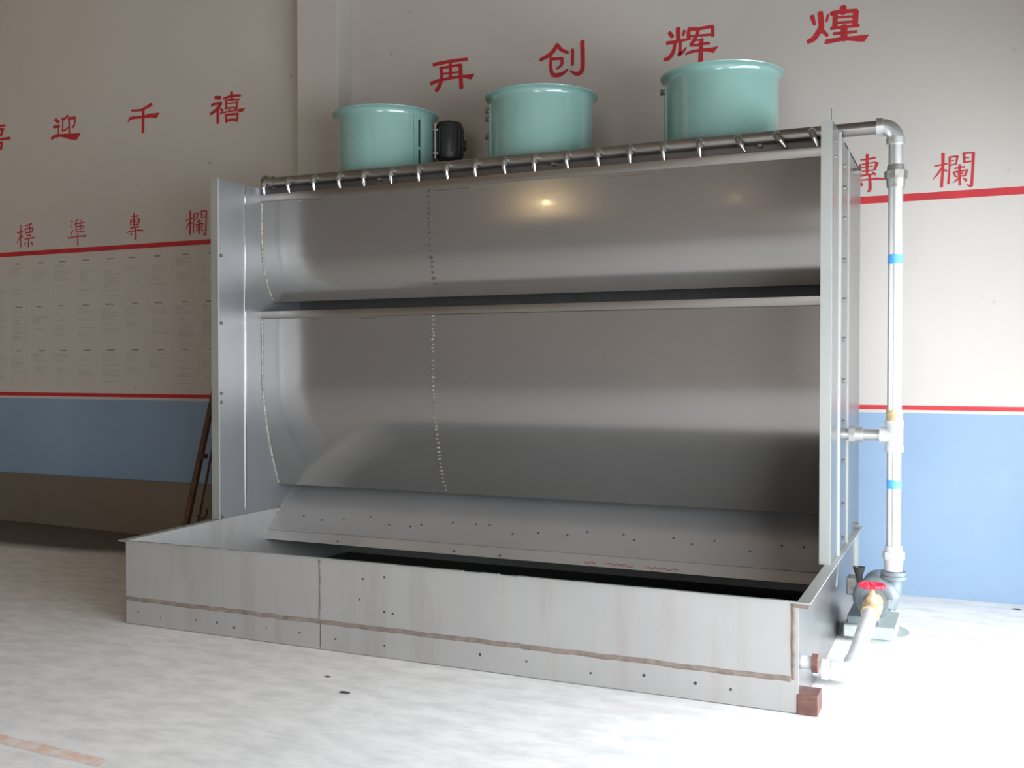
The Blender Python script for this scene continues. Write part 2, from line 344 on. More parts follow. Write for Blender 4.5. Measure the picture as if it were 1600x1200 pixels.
# painted characters: strokes as x, z, width in millimetres on the back wall
GLYPHS = {
  '喜': [[-9060,3909,22,-8896,3906,22,-8734,3903,22],[-8895,3964,35,-8896,3875,35],[-9015,3880,29,-9011,3822,29],[-9015,3876,26,-8752,3870,25],[-8765,3868,28,-8789,3807,28],[-9011,3828,22,-8788,3814,22],[-9127,3762,19,-8897,3770,22,-8668,3771,31],[-8989,3749,29,-8980,3678,29],[-8989,3743,22,-8776,3737,22],[-8780,3731,32,-8790,3681,32],[-8990,3686,29,-8785,3680,28]],
  '迎': [[-8050,3892,34,-8004,3863,34],[-8072,3824,28,-7996,3822,28],[-8000,3820,18,-8009,3790,18,-8009,3747,18],[-7882,3915,23,-7928,3889,23,-7962,3889,23],[-7953,3889,17,-7950,3833,17,-7956,3782,17],[-7961,3773,17,-7921,3781,17,-7879,3802,17],[-7870,3883,23,-7867,3740,23],[-7878,3887,27,-7786,3884,27],[-7791,3878,20,-7800,3819,20,-7829,3794,20],[-8107,3698,0,-8107,3728,0,-8081,3741,0,-8022,3751,0,-7726,3733,0,-7722,3726,0,-7772,3670,0,-7838,3679,0,-7980,3721,0,-8052,3717,0]],
  '千': [[-7080,3878,21,-6971,3873,23,-6909,3887,28,-6840,3912,35],[-7127,3777,9,-7092,3809,29,-6972,3808,25,-6856,3808,32,-6780,3806,44],[-6742,3827,0,-6784,3778,0,-6845,3790,0,-6902,3830,0],[-6940,3869,32,-6946,3665,32]],
  '禧': [[-6106,3893,34,-6049,3884,34],[-6147,3824,23,-6117,3838,28,-6035,3838,25],[-6042,3833,31,-6088,3787,34,-6160,3752,25],[-6078,3786,31,-6078,3665,31],[-6049,3786,20,-6024,3769,20,-6046,3743,20],[-5925,3918,34,-5921,3862,34],[-6010,3874,22,-5921,3887,22,-5827,3881,22],[-5996,3856,15,-5838,3850,15],[-5985,3846,24,-5985,3782,24],[-5982,3829,14,-5855,3824,14],[-5862,3831,22,-5869,3776,22],[-5989,3788,14,-5862,3780,14],[-5954,3781,17,-5947,3764,17],[-5876,3773,17,-5890,3761,17],[-6014,3751,15,-5904,3757,14,-5814,3756,25],[-5772,3768,0,-5810,3733,0,-5852,3740,0,-5852,3765,0],[-5986,3731,25,-5982,3664,25],[-5982,3728,21,-5852,3724,21],[-5859,3730,24,-5866,3661,24],[-5989,3676,24,-5922,3680,24,-5863,3669,24]],
  '再': [[-3912,3916,30,-3761,3924,28,-3612,3923,27],[-3843,3888,28,-3840,3793,30,-3861,3739,35,-3887,3707,36],[-3854,3880,22,-3669,3886,22],[-3672,3883,36,-3669,3805,36,-3663,3704,36],[-3761,3923,30,-3761,3787,30],[-3840,3833,16,-3669,3830,16],[-3934,3769,33,-3843,3787,25,-3672,3793,22,-3591,3783,34],[-3546,3803,0,-3574,3758,0,-3637,3779,0,-3633,3801,0]],
  '创': [[-2850,3940,30,-2902,3877,35,-2990,3840,27],[-2850,3931,33,-2817,3894,28,-2763,3866,22],[-2902,3847,27,-2905,3775,27,-2889,3719,32,-2843,3708,35,-2804,3718,28,-2769,3741,16],[-2908,3836,24,-2814,3830,24],[-2814,3830,28,-2817,3783,25,-2859,3755,14],[-2729,3885,27,-2729,3772,27],[-2651,3935,36,-2649,3744,36,-2673,3703,36,-2708,3704,27,-2746,3729,13]],
  '辉': [[-1984,3911,29,-1963,3879,29],[-1922,3934,33,-1919,3845,33],[-1876,3910,21,-1884,3880,21],[-2002,3838,29,-1928,3840,23,-1832,3848,17],[-1943,3831,23,-1957,3767,29,-1990,3728,32,-2022,3723,24],[-1905,3837,24,-1907,3769,26,-1913,3744,24,-1887,3758,21,-1861,3789,10],[-1838,3919,28,-1844,3895,28,-1844,3858,28],[-1844,3917,26,-1768,3910,24,-1671,3914,24],[-1671,3911,25,-1671,3846,25],[-1771,3913,23,-1791,3856,28,-1826,3804,26],[-1838,3865,17,-1688,3857,17],[-1812,3832,14,-1740,3828,14],[-1832,3799,18,-1768,3794,18],[-1768,3802,20,-1696,3797,20],[-1748,3834,27,-1754,3778,31,-1756,3676,35],[-1866,3738,10,-1826,3753,20,-1739,3756,23,-1674,3748,32],[-1628,3770,0,-1665,3724,0,-1696,3737,0,-1696,3762,0]],
  '煌': [[-992,3889,31,-975,3830,22],[-938,3905,37,-931,3812,39,-954,3768,39,-983,3733,36,-1018,3720,30],[-929,3788,30,-891,3745,22],[-886,3883,19,-897,3840,16],[-790,3922,44,-789,3881,44],[-866,3883,24,-843,3892,27,-702,3885,26],[-840,3891,34,-843,3788,34],[-708,3881,37,-713,3794,37],[-837,3858,16,-708,3849,16],[-837,3822,18,-708,3814,18],[-866,3789,24,-792,3787,19,-688,3785,20],[-851,3751,21,-704,3746,20],[-783,3792,44,-783,3704,44],[-905,3687,0,-911,3697,0,-897,3722,0,-806,3722,0,-629,3716,0,-626,3712,0,-654,3672,0,-693,3678,0,-777,3697,0]],
  '標': [[-8522,2906,14,-8525,2807,14,-8528,2684,14],[-8573,2831,14,-8500,2843,16],[-8533,2807,12,-8560,2757,11,-8587,2730,6],[-8523,2802,14,-8497,2791,14],[-8466,2898,12,-8417,2902,13,-8374,2914,16],[-8437,2898,8,-8439,2863,8],[-8401,2899,11,-8403,2831,11],[-8470,2858,12,-8417,2869,12,-8355,2868,12],[-8357,2868,14,-8375,2829,14],[-8464,2825,12,-8372,2829,12],[-8467,2851,9,-8461,2822,9],[-8448,2796,13,-8389,2800,13],[-8471,2764,13,-8399,2772,13,-8343,2774,16],[-8418,2768,14,-8423,2686,14],[-8458,2730,12,-8478,2710,12],[-8383,2731,15,-8360,2702,15]],
  '準': [[-7843,2909,16,-7837,2895,16],[-7853,2864,14,-7853,2852,14],[-7825,2818,9,-7847,2792,14,-7854,2774,9],[-7772,2916,14,-7787,2889,13,-7803,2865,11],[-7788,2867,11,-7788,2796,11],[-7716,2913,11,-7722,2877,11],[-7784,2876,9,-7713,2879,11,-7679,2885,11],[-7727,2877,10,-7734,2795,10],[-7781,2850,10,-7685,2849,10],[-7782,2825,9,-7686,2824,9],[-7785,2798,11,-7674,2794,11],[-7892,2746,14,-7770,2754,10,-7659,2755,17],[-7765,2774,15,-7766,2669,15]],
  '專': [[-631,2920,20,-632,2846,18,-631,2785,13],[-673,2889,8,-629,2890,12,-582,2897,15],[-680,2856,9,-628,2862,8,-577,2867,10],[-676,2856,12,-673,2814,12],[-569,2861,22,-584,2816,15],[-664,2838,8,-597,2842,7],[-673,2811,9,-584,2816,9],[-677,2781,14,-637,2787,12,-597,2787,9],[-595,2798,15,-579,2785,15],[-719,2744,13,-677,2753,9,-615,2755,11,-575,2757,16,-524,2751,13],[-615,2783,15,-612,2692,20,-627,2676,12],[-672,2734,18,-663,2719,18]],
  '欄': [[-166,2887,22,-167,2785,16,-174,2676,19],[-216,2810,9,-172,2817,11,-142,2822,11],[-174,2795,14,-199,2756,11,-228,2724,3],[-165,2785,13,-144,2774,12],[-126,2861,14,-127,2782,11,-133,2692,15],[-128,2861,11,-78,2864,11],[-80,2864,14,-88,2813,9],[-121,2836,7,-101,2839,7],[-121,2809,9,-86,2815,9],[-41,2879,14,-39,2820,14],[-47,2879,12,15,2879,12],[14,2876,18,10,2771,16,4,2668,18],[-34,2850,8,-12,2849,8],[-38,2820,9,5,2825,9],[0,2664,15,-25,2677,6],[-94,2786,11,-38,2793,11],[-67,2807,15,-65,2678,15],[-104,2762,10,-19,2771,10],[-100,2759,10,-92,2734,10],[-23,2769,12,-34,2736,12],[-92,2734,9,-34,2736,9],[-79,2751,9,-46,2753,9],[-69,2721,14,-106,2694,3],[-42,2719,10,-27,2704,16]],
  '欄左': [[-6394,2908,22,-6395,2806,16,-6402,2698,19],[-6445,2831,9,-6400,2838,11,-6370,2843,11],[-6402,2816,14,-6428,2777,11,-6457,2745,3],[-6393,2806,13,-6372,2795,12],[-6354,2882,14,-6355,2803,11,-6361,2714,15],[-6356,2882,11,-6305,2885,11],[-6307,2885,14,-6315,2834,9],[-6349,2857,7,-6328,2860,7],[-6349,2830,9,-6313,2836,9],[-6267,2900,14,-6265,2841,14],[-6273,2900,12,-6210,2900,12],[-6211,2897,18,-6215,2792,16,-6221,2690,18],[-6260,2871,8,-6238,2870,8],[-6264,2841,9,-6220,2846,9],[-6226,2686,15,-6251,2699,6],[-6321,2807,11,-6264,2814,11],[-6294,2828,15,-6292,2700,15],[-6331,2783,10,-6245,2792,10],[-6327,2780,10,-6319,2755,10],[-6249,2790,12,-6260,2757,12],[-6319,2755,9,-6260,2757,9],[-6306,2772,9,-6272,2774,9],[-6296,2743,14,-6333,2716,3],[-6268,2741,10,-6253,2726,16]],
  '專左': [[-7058,2930,20,-7059,2857,18,-7058,2798,13],[-7101,2899,8,-7056,2900,12,-7008,2907,15],[-7108,2867,9,-7055,2873,8,-7003,2878,10],[-7104,2867,12,-7101,2826,12],[-6994,2872,22,-7010,2828,15],[-7092,2850,8,-7023,2853,7],[-7101,2823,9,-7010,2828,9],[-7105,2794,14,-7064,2800,12,-7023,2800,9],[-7021,2810,15,-7005,2798,15],[-7148,2757,13,-7105,2766,9,-7042,2768,11,-7001,2770,16,-6948,2764,13],[-7042,2796,15,-7038,2707,20,-7054,2691,12],[-7100,2748,18,-7091,2733,18]],
}


def glyph(strokes):
    mb = MB(); lay = 0
    for q in strokes:
        P = [(q[i] / 1000, q[i + 1] / 1000, q[i + 2] / 1000) for i in range(0, len(q), 3)]
        y = YW - 0.0015 - 0.00008 * lay; lay += 1
        if P[0][2] == 0:
            mb.add([(x, y, z) for x, z, _ in P], [tuple(range(len(P)))]); continue
        # densify and ribbon
        C = smoothprof([(p[0], p[1]) for p in P], 6) if len(P) > 2 else [(P[0][0], P[0][1]), (P[1][0], P[1][1])]
        n = len(C); L = []; Rr = []
        for i, (x, z) in enumerate(C):
            a = C[max(0, i - 1)]; b = C[min(n - 1, i + 1)]
            dx, dz = b[0] - a[0], b[1] - a[1]; l = math.hypot(dx, dz) or 1
            u = i / (n - 1) * (len(P) - 1); k = min(len(P) - 2, int(u)); wd = P[k][2] + (P[k + 1][2] - P[k][2]) * (u - k)
            nx, nz = -dz / l * wd / 2, dx / l * wd / 2
            L.append((x + nx, z + nz)); Rr.append((x - nx, z - nz))
            if i == 0: s0 = (dx / l, dz / l, wd)
            if i == n - 1: s1 = (dx / l, dz / l, wd)
        for i in range(n - 1):
            mb.add([(p[0], y, p[1]) for p in (L[i], L[i + 1], Rr[i + 1], Rr[i])], [(0, 1, 2, 3)])
        for (cx, cz), (dx, dz, wd), sg in ((C[0], s0, -1), (C[-1], s1, 1)):
            fan = [(cx + wd / 2 * (math.cos(t) * -dz + sg * math.sin(t) * dx * 0.6), cz + wd / 2 * (math.cos(t) * dx + sg * math.sin(t) * dz * 0.6)) for t in [math.pi * i / 8 for i in range(9)]]
            mb.add([(p[0], y, p[1]) for p in fan], [tuple(range(9))])
    return mb
for k, st in GLYPHS.items():
    o = glyph(st).build('painted_character', M['red_paint'], wb)
    o['label'] = 'red brush painted character ' + k[0]

# pasted notices between the stripes: three rows of printed sheets
cols = [-9.004, -8.67, -8.38, -8.086, -7.784, -7.477, -7.17, -6.882, -6.57, -6.27]
rows = [(2.548, 2.16), (2.122, 1.73), (1.692, 1.325)]
ordn = ['first', 'second', 'third', 'fourth', 'fifth', 'sixth', 'seventh', 'eighth', 'ninth', 'tenth']
rn = ['top', 'middle', 'bottom']
for r, (z1, z0) in enumerate(rows):
    for c, x0 in enumerate(cols):
        wdt = (cols[c + 1] - x0 if c < 9 else 0.29) - 0.022
        sh = empty('notice_sheet', (x0 - 0.012, YW, z0))
        hgt = z1 - z0
        B(0, wdt, -0.0015, -0.0002, 0, hgt).build('paper', M['paper'], sh)
        hd = MB(); tx = MB()
        a = wdt * random.uniform(.25, .36); hw = random.uniform(.06, .10)
        hd.box(a, a + hw, -0.0022, -0.0015, hgt - 0.030, hgt - 0.018)
        z = hgt - 0.055; fill = random.uniform(.55, .95) * hgt
        left = 0.02
        while z > hgt - fill:
            if random.random() < .16: z -= random.uniform(.02, .05); left = 0.02 + random.choice((0, 0, .03))
            ln = random.uniform(.35, .92) * (wdt - left - .02)
            x = left
            while x < left + ln:
                seg = random.uniform(.02, .07); e = min(x + seg, left + ln)
                tx.box(x, e, -0.0020, -0.0015, z - 0.0045, z); x = e + 0.006
            z -= 0.0155
        hd.build('heading', M['ink_dark'], sh); tx.build('printed_text', M['ink'], sh)['kind'] = 'stuff'
        tag(sh, 'faintly printed notice sheet on wall, %s row, %s from the machine' % (rn[r], ordn[9 - c]), 'notice', 'notices pasted between the red stripes')

# worn orange floor lines
for poly, mt in (([(-4.6, 2.965), (-2.99, 2.90), (-2.985, 2.835), (-4.6, 2.875)], 'orange'), ([(-0.30, 6.19), (1.2, 6.24), (1.2, 6.12), (-0.30, 6.10)], 'orange_faint')):
    mb = MB(); mb.add([(x, y, 0.0008) for x, y in poly], [(0, 1, 2, 3)]); o = mb.build('painted_line', M[mt], fl); o['label'] = 'worn orange line'

# ------------------------------------------------------------------ the spray booth
PXL, PXR = -4.565, -0.66          # inner faces of the side panels
YP, YB = 5.40, 6.85               # front and back of the side panels
ZT, ZTOP = 0.485, 2.762
TXL, TXR, TYF = -4.512, -0.668, 4.51
bo = empty('spray_booth', (-2.6, 5.7, 0)); OFF = Vector((2.6, -5.7, 0))
tag(bo, 'large stainless steel water curtain spray booth with open front tray', 'spray booth')
def part(mb, name, mat, parent=None, bevel=0, label=None):
    p = parent or bo
    o = mb.build(name, M[mat], None, bevel)
    o.parent = p
    if p is bo: o.location = OFF
    if label: o['label'] = label
    return o
# water tray: front, ends, floor and the back, with a folded lip
tw = 0.006
tr = MB()
tr.box(TXL, TXR, TYF, TYF + tw, 0.004, ZT)
tray = part(tr, 'tray_front', 'tray', label='streaked matt steel front plate')
def skew(x0, x1, y0, y1, z0, z1, dx):      # a strip whose far end runs out to meet the side panel
    mb = B(x0, x1, y0, y1, z0, z1); mb.v = [(v[0] + (dx if v[1] == y1 else 0), v[1], v[2]) for v in mb.v]; return mb
SK = PXL - TXL
t2 = skew(TXL, TXL + tw, TYF + tw, YP, 0.004, ZT - .002, SK)
t2.box(PXL, PXL + tw, YP, YB, 0.004, ZT + .003)
part(t2, 'tray_end', 'tray')
t2 = MB(); t2.box(TXR - tw, TXR, TYF + tw, YB, 0.004, ZT - .001)
part(t2, 'tray_end', 'panel')
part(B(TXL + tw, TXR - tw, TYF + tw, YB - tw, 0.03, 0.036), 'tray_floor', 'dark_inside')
# lips
lp = MB(); n = 40
for i in range(n):           # slightly wavy hammered front lip
    xa = TXL - .05 + (TXR - TXL + .10) * i / n; xb = TXL - .05 + (TXR - TXL + .10) * (i + 1) / n
    d = random.uniform(-.0015, .0015)
    lp.box(xa, xb, TYF - 0.010, TYF + 0.012, ZT - 0.003 + d, ZT + 0.004 + d)
part(lp, 'front_lip', 'galv', tray)
tray.children[0].location = (0, 0, 0)
part(skew(TXL - .05, TXL + .006, TYF + .012, YP - .001, ZT - .003, ZT + .003, SK), 'side_lip', 'galv')
part(B(TXR - .006, TXR + .05, TYF + .012, YB, ZT - .003, ZT + .003), 'side_lip', 'galv')
# brown welded seams on the tray front
def wavy_strip(pts, w, y, wob=0.003):
    mb = MB(); a = []
    for (x0, z0), (x1, z1) in zip(pts, pts[1:]):
        L = math.hypot(x1 - x0, z1 - z0); k = max(2, int(L / 0.05))
        for i in range(k + 1):
            t = i / k; a.append((x0 + (x1 - x0) * t + (random.uniform(-wob, wob) if abs(z1 - z0) > abs(x1 - x0) else 0), z0 + (z1 - z0) * t + (random.uniform(-wob, wob) if abs(x1 - x0) >= abs(z1 - z0) else 0)))
    mb.tube([(x, y, z) for x, z in a], w / 2, 8)
    for i, v in enumerate(mb.v): mb.v[i] = (v[0], y + (v[1] - y) * 0.25, v[2])
    return mb
part(wavy_strip([(TXL, .148), (-0.70, .148)], .024, TYF - .001), 'weld_seam', 'burn', tray)
part(wavy_strip([(-3.147, ZT - .004), (-3.147, .148)], .016, TYF - .001), 'weld_seam', 'burn', tray)
part(wavy_strip([(-3.147, .148), (-3.147, .012)], .006, TYF - .0005), 'weld_seam', 'tack', tray)
part(wavy_strip([(-0.69, ZT - .004), (-0.69, .148)], .020, TYF - .001), 'weld_seam', 'burn', tray)
part(wavy_strip([(-0.69, ZT - .010), (-0.625, ZT - .012)], .022, TYF - .004), 'weld_seam', 'burn', tray)
def dot(name, mat, parent, x, y0, y1, z, r): part(T([(x, y0, z), (x, y1, z)], r, 8), name, mat, parent)
for x in (-4.42, -4.25, -3.99, -3.84, -3.72, -3.5, -3.28, -3.05, -2.75, -2.2, -1.95, -1.62, -1.36, -1.12, -0.96):
    r = random.uniform(.004, .008); z = random.uniform(.055, .085) if x < -3.2 else random.uniform(.06, .10)
    dot('rivet_hole', 'hole', tray, x, TYF - .0015, TYF + .001, z, r)
for x, z in ((-2.75, .42), (-2.88, .40), (-2.9, .29), (-2.75, .24), (-2.70, .235)):
    dot('rivet_hole', 'hole', tray, x, TYF - .0015, TYF + .001, z, .006)
part(B(-0.675, -0.585, TYF - .004, TYF + .13, 0.0, 0.088), 'base_channel', 'rust', bevel=.004, label='rust red square base channel')
part(B(-0.669, -0.591, TYF - .006, TYF - .0035, 0.004, 0.070), 'channel_end', 'rust')
nip = part(T([(TXR, 4.60, .205), (-0.622, 4.60, .205)], .030, 20), 'drain_nipple', 'white_pipe')
part(T([(-0.622, 4.60, .205), (-0.596, 4.60, .205)], .043, 8, smooth=False), 'nipple_cap', 'rust', nip, label='rusty brown cap')
# side panels
lpan = part(B(PXL - .016, PXL, YP, YB, ZT + .003, ZTOP), 'side_panel', 'panel_left')
part(B(PXL - .060, PXL - .001, YP - .012, YP, ZT + .004, ZTOP), 'front_flange', 'galv', lpan)
part(B(PXL, PXL + .005, 5.655, 5.667, ZT + .04, ZTOP - .015), 'panel_seam', 'chrome', lpan)
for z in (.50, 1.27, 1.33, 1.8, 2.25): part(MB().ball((PXL + .004, YP + .014, z), .011, 6), 'edge_bolt', 'tack', lpan)
rpan = part(B(PXR, PXR + .016, YP + .03, YB, ZT + .003, ZTOP), 'side_panel', 'panel')
part(B(PXR - .042, PXR + .012, YP + .022, YP + .030, ZT + .003, ZTOP + .002), 'front_flange', 'galv', rpan)
part(B(PXR + .016, PXR + .026, 5.70, 5.735, ZT + .003, ZTOP), 'panel_rib', 'galv', rpan)
part(B(PXR + .016, PXR + .024, 6.13, 6.16, ZT + .003, ZTOP), 'panel_rib', 'galv', rpan)
for z in (.55, .74, .98, 1.20, 1.43, 1.66, 1.88, 2.10, 2.33, 2.50, 2.62):
    part(T([(PXR + .016, 5.94, z), (PXR + .028, 5.94, z)], .013, 6, smooth=False), 'bolt', 'elbow', rpan)
for z in (2.60, 2.68): part(T([(PXR + .016, 5.55, z), (PXR + .024, 5.55, z)], .009, 6, smooth=False), 'bolt', 'elbow', rpan)
part(T([(PXR + .016, 6.45, 2.68), (PXR + .060, 6.45, 2.68)], [.022, .020], 8, smooth=False), 'bolt', 'elbow', rpan)
part(T([(PXR + .016, 6.62, .52), (PXR + .040, 6.62, .52)], .020, 8, smooth=False), 'bolt', 'elbow', rpan)
part(T([(PXR + .006, YP + .05, ZTOP), (PXR + .006, YP + .05, ZTOP + .07)], .0015, 5), 'wire_end', 'iron', rpan)
# curtain sheets
UP = smoothprof([(5.845, 2.70), (5.845, 2.50), (5.850, 2.34), (5.872, 2.20), (5.912, 2.08), (5.975, 1.972)], 5)
LO = smoothprof([(5.845, 1.885), (5.845, 1.60), (5.850, 1.36), (5.880, 1.14), (5.930, 0.94), (5.975, 0.80), (6.030, 0.662)], 5)
uc = part(MB().profx(UP, PXL, PXR, .004), 'upper_curtain', 'curtain')
lc = part(MB().profx(LO, PXL, PXR, .004), 'lower_curtain', 'curtain')
part(MB().profx([(5.86, 2.722), (5.836, 2.720), (5.836, 2.676), (5.842, 2.668)], PXL, PXR, .004, smooth=False), 'top_strip', 'strip', uc)
part(MB().profx([(6.10, 1.902), (5.837, 1.898), (5.837, 1.852), (5.842, 1.845)], PXL, PXR, .004, smooth=False), 'top_strip', 'strip', lc)
def bead(prof, x, r, z0, z1, y_off=-.002):
    mb = MB(); z = z1; pts = []; rad = []
    while z > z0:
        pts.append((x + random.uniform(-.0015, .0015), sample(prof, z) + y_off, z)); rad.append(r * random.uniform(.65, 1.25)); z -= .011
    mb.tube(pts, rad, 8); return mb
part(bead(UP, PXL + .003, .007, 1.98, 2.66), 'weld_bead', 'weld', uc)
part(bead(LO, PXL + .003, .007, .67, 1.84), 'weld_bead', 'weld', lc)
def tacks(prof, x, z0, z1, step, r, mat, parent):
    z = z1
    while z > z0:
        part(MB().ball((x + random.uniform(-.005, .005), sample(prof, z) - .001, z), r * random.uniform(.7, 1.25), 5, (1.25, .22, .8)), 'tack_weld', mat, parent); z -= step * random.uniform(.8, 1.2)
tacks(UP, -3.215, 1.99, 2.65, .034, .012, 'tack', uc)
tacks(LO, -3.195, .68, 1.84, .027, .010, 'weld', lc)
# scuffs of bare metal just under the strips
for a, b, z in ((-4.25, -4.05, 2.655), (-3.18, -2.92, 2.648), (-2.0, -1.7, 2.645), (-4.2, -4.05, 1.832), (-3.75, -3.62, 1.83), (-2.6, -2.5, 1.828)):
    part(B(a, b, 5.8425, 5.845, z, z + .006), 'bare_scuff', 'chrome', uc if z > 2 else lc)
# chute under the lower curtain
CH = smoothprof([(6.25, .66), (6.08, .535), (5.97, .425), (5.905, .362)], 4) + [(5.885, .335), (5.862, .288)]
ch = part(MB().profx(CH, PXL + .001, PXR - .001, .004), 'spill_chute', 'chute')
ridge = MB().tube([(PXL + .004, 5.897, .356), (PXR - .004, 5.897, .356)], .006, 8)
part(ridge, 'fold_line', 'chute', ch)
for i in range(22):
    x = -4.3 + i * .165; t = random.choice((.47, .43, .445)); y = sample(CH, t)
    part(MB().ball((x + random.uniform(-.05, .05), y - .002, t), .006, 5), 'rivet_hole', 'hole', ch)
for x, z in ((-3.95, .31), (-2.72, .305), (-3.05, .31)): part(MB().ball((x, sample(CH, z) - .002, z), .007, 5), 'rivet_hole', 'hole', ch)
for xa, xb in ((-2.15, -2.08), (-2.02, -1.84), (-1.76, -1.56)):
    pts = []; x = xa
    while x < xb:
        z = random.uniform(.300, .316); pts.append((x, sample(CH, z) - .0015, z)); x += random.uniform(.003, .009)
    part(T(pts, .0026, 5), 'red_mark', 'red_mark', ch, label='smudged red marker scrawl')
part(T([(PXL + .006, 6.06, .505), (PXL + .006, 5.995, .445)], [.016, .010], 7), 'weld_bead', 'weld', ch)
# casing behind: roof, fascia, back
part(B(PXL - .016, PXR + .016, 5.965, YB, ZTOP - .012, ZTOP), 'roof', 'galv')
part(B(PXL, PXR, 5.945, 5.965, 2.55, 2.803), 'fascia', 'fascia')
part(B(PXL, PXR, 5.849, 5.945, 2.55, 2.556), 'weir_trough', 'strip')
part(B(PXL - .016, PXR + .016, YB, YB + .012, 0.004, ZTOP), 'back_panel', 'galv')
part(B(PXL, PXR, 6.30, 6.31, 1.90, 2.55), 'shade_baffle', 'dark_inside')  # dark sheets added to deepen the shade behind the curtain gap
part(B(PXL, PXR, 6.36, 6.37, 0.60, 1.90), 'shade_baffle', 'dark_inside')

# ------------------------------------------------------------------ spray header, riser
PY, PZ, PR = 5.905, 2.812, .037
hd = empty('spray_header', (-2.6, PY, PZ)); HO = Vector((2.6, -PY, -PZ))
tag(hd, 'stained steel water pipe with a row of nozzles along the booth top', 'pipe')
def hp(mb, name, mat, parent=None, label=None):
    o = mb.build(name, M[mat]); o.parent = parent or hd
    if not parent: o.location = HO
    if label: o['label'] = label
    return o
RX = -0.372
hp(T([(-4.545, PY, PZ), (RX - .1005, PY, PZ)], PR, 24), 'main_pipe', 'pipe_old')
hp(T([(-4.575, PY, PZ), (-4.568, PY, PZ)], .056, 20).tube([(-4.568, PY, PZ), (-4.50, PY, PZ)], .044, 20), 'end_cap', 'elbow')
for x in (-3.63, -2.37, -1.10):
    hp(B(x - .012, x + .012, PY - .01, PY + .075, ZTOP, PZ - PR + .004), 'pipe_saddle', 'elbow')
NX = [-4.542, -4.338, -4.123, -3.919, -3.719, -3.509, -3.299, -3.09, -2.886, -2.683, -2.476, -2.262, -2.061, -1.858, -1.653, -1.438, -1.218, -1.001, -0.807]
for i, x in enumerate(NX):
    tilt = {16: .50, 17: .62, 18: .34}.get(i, random.uniform(.02, .14))
    nz = empty_mesh = None
    e = MB()
    e.tube([(0, 0, 0), (0, -.050, 0)], .019, 14)
    e.tube([(0, -.034, 0), (0, -.052, 0)], .023, 8, smooth=False)
    e.tube([(0, -.046, 0)] + [tuple(v) for v in arc((0, -.046, -.018), .018, math.pi / 2, 0, (0, -1, 0), (0, 0, 1), 6)][1:] + [(0, -.064, -.034)], .017, 14)
    e.tube([(0, -.064, -.030), (0, -.064, -.042)], .020, 8, smooth=False)
    e.v = [(v[0] * math.cos(tilt) - v[2] * math.sin(tilt), v[1], v[2] * math.cos(tilt) + v[0] * math.sin(tilt)) for v in e.v]
    e.v = [(v[0] + x, v[1] + PY, v[2] + PZ) for v in e.v]
    no = hp(e, 'nozzle', 'elbow')
    t = T([(0, -.064, -.038), (0, -.062, -.060), (0, -.058, -.092)], [.0125, .0115, .0065], 12)
    t.v = [(v[0] * math.cos(tilt) - v[2] * math.sin(tilt), v[1], v[2] * math.cos(tilt) + v[0] * math.sin(tilt)) for v in t.v]
    t.v = [(v[0] + x, v[1] + PY, v[2] + PZ) for v in t.v]
    hp(t, 'nozzle_tip', 'chrome', no, 'bright tapered nozzle tip' if i < 16 else 'dull tapered nozzle tip skewed sideways')
# riser pipe on the right
rs = empty('riser_pipe', (RX, PY, .38)); RO = Vector((-RX, -PY, -.38))
tag(rs, 'tall galvanised vertical water pipe beside the booth with blue tape bands', 'pipe')
def rp(mb, name, mat, parent=None, label=None):
    o = mb.build(name, M[mat]); o.parent = parent or rs
    if not parent: o.location = RO
    if label: o['label'] = label
    return o
rp(T([(RX, PY, .40), (RX, PY, PZ - .09)], PR + .001, 28), 'pipe', 'pipe')
el = MB(); c = (RX - .075, PY, PZ - .075)
el.tube(arc(c, .075, math.pi / 2, 0, (1, 0, 0), (0, 0, 1), 12), .043, 24)
el.tube([(RX - .10, PY, PZ), (RX - .066, PY, PZ)], .050, 24); el.tube([(RX, PY, PZ - .066), (RX, PY, PZ - .10)], .050, 24)
rp(el, 'elbow', 'pipe')
un = MB(); un.tube([(RX, PY, 2.60), (RX, PY, 2.565)], [.043, .047], 20); un.tube([(RX, PY, 2.567), (RX, PY, 2.525)], .060, 8, smooth=False); un.tube([(RX, PY, 2.526), (RX, PY, 2.478)], [.050, .046], 20)
rp(un, 'union', 'elbow')
for z in (2.09, .868): rp(T([(RX, PY, z - .025), (RX, PY, z + .025)], PR + .0025, 28), 'tape_band', 'blue_tape', label='blue tape band')
rp(T([(RX, PY, 1.215), (RX, PY, 1.272)], [.043, .044], 24), 'wrapped_joint', 'brass', label='brown thread wrapping')
te = MB(); te.tube([(RX, PY, 1.215), (RX, PY, 1.19), (RX, PY, 1.18), (RX, PY, 1.08), (RX, PY, 1.07), (RX, PY, 1.045)], [.049, .049, .045, .045, .049, .049], 24)
te.tube([(RX, PY, 1.133), (RX - .075, PY, 1.133)], .044, 20)
rp(te, 'tee', 'white_pipe')
rp(T([(RX - .06, PY, 1.133), (PXR + .016, PY, 1.133)], .031, 20), 'branch_pipe', 'pipe')
nu = MB(); nu.tube([(-.605, PY, 1.133), (-.575, PY, 1.133)], .048, 8, smooth=False); nu.tube([(-.575, PY, 1.133), (-.535, PY, 1.133)], .042, 18)
rp(nu, 'union_nut', 'pipe')
cp = MB(); cp.tube([(RX, PY, .53), (RX, PY, .50)], [.045, .047], 20); cp.tube([(RX, PY, .50), (RX, PY, .46)], .058, 8, smooth=False); cp.tube([(RX, PY, .46), (RX, PY, .395)], [.050, .047], 20)
rp(cp, 'lower_union', 'white_pipe')

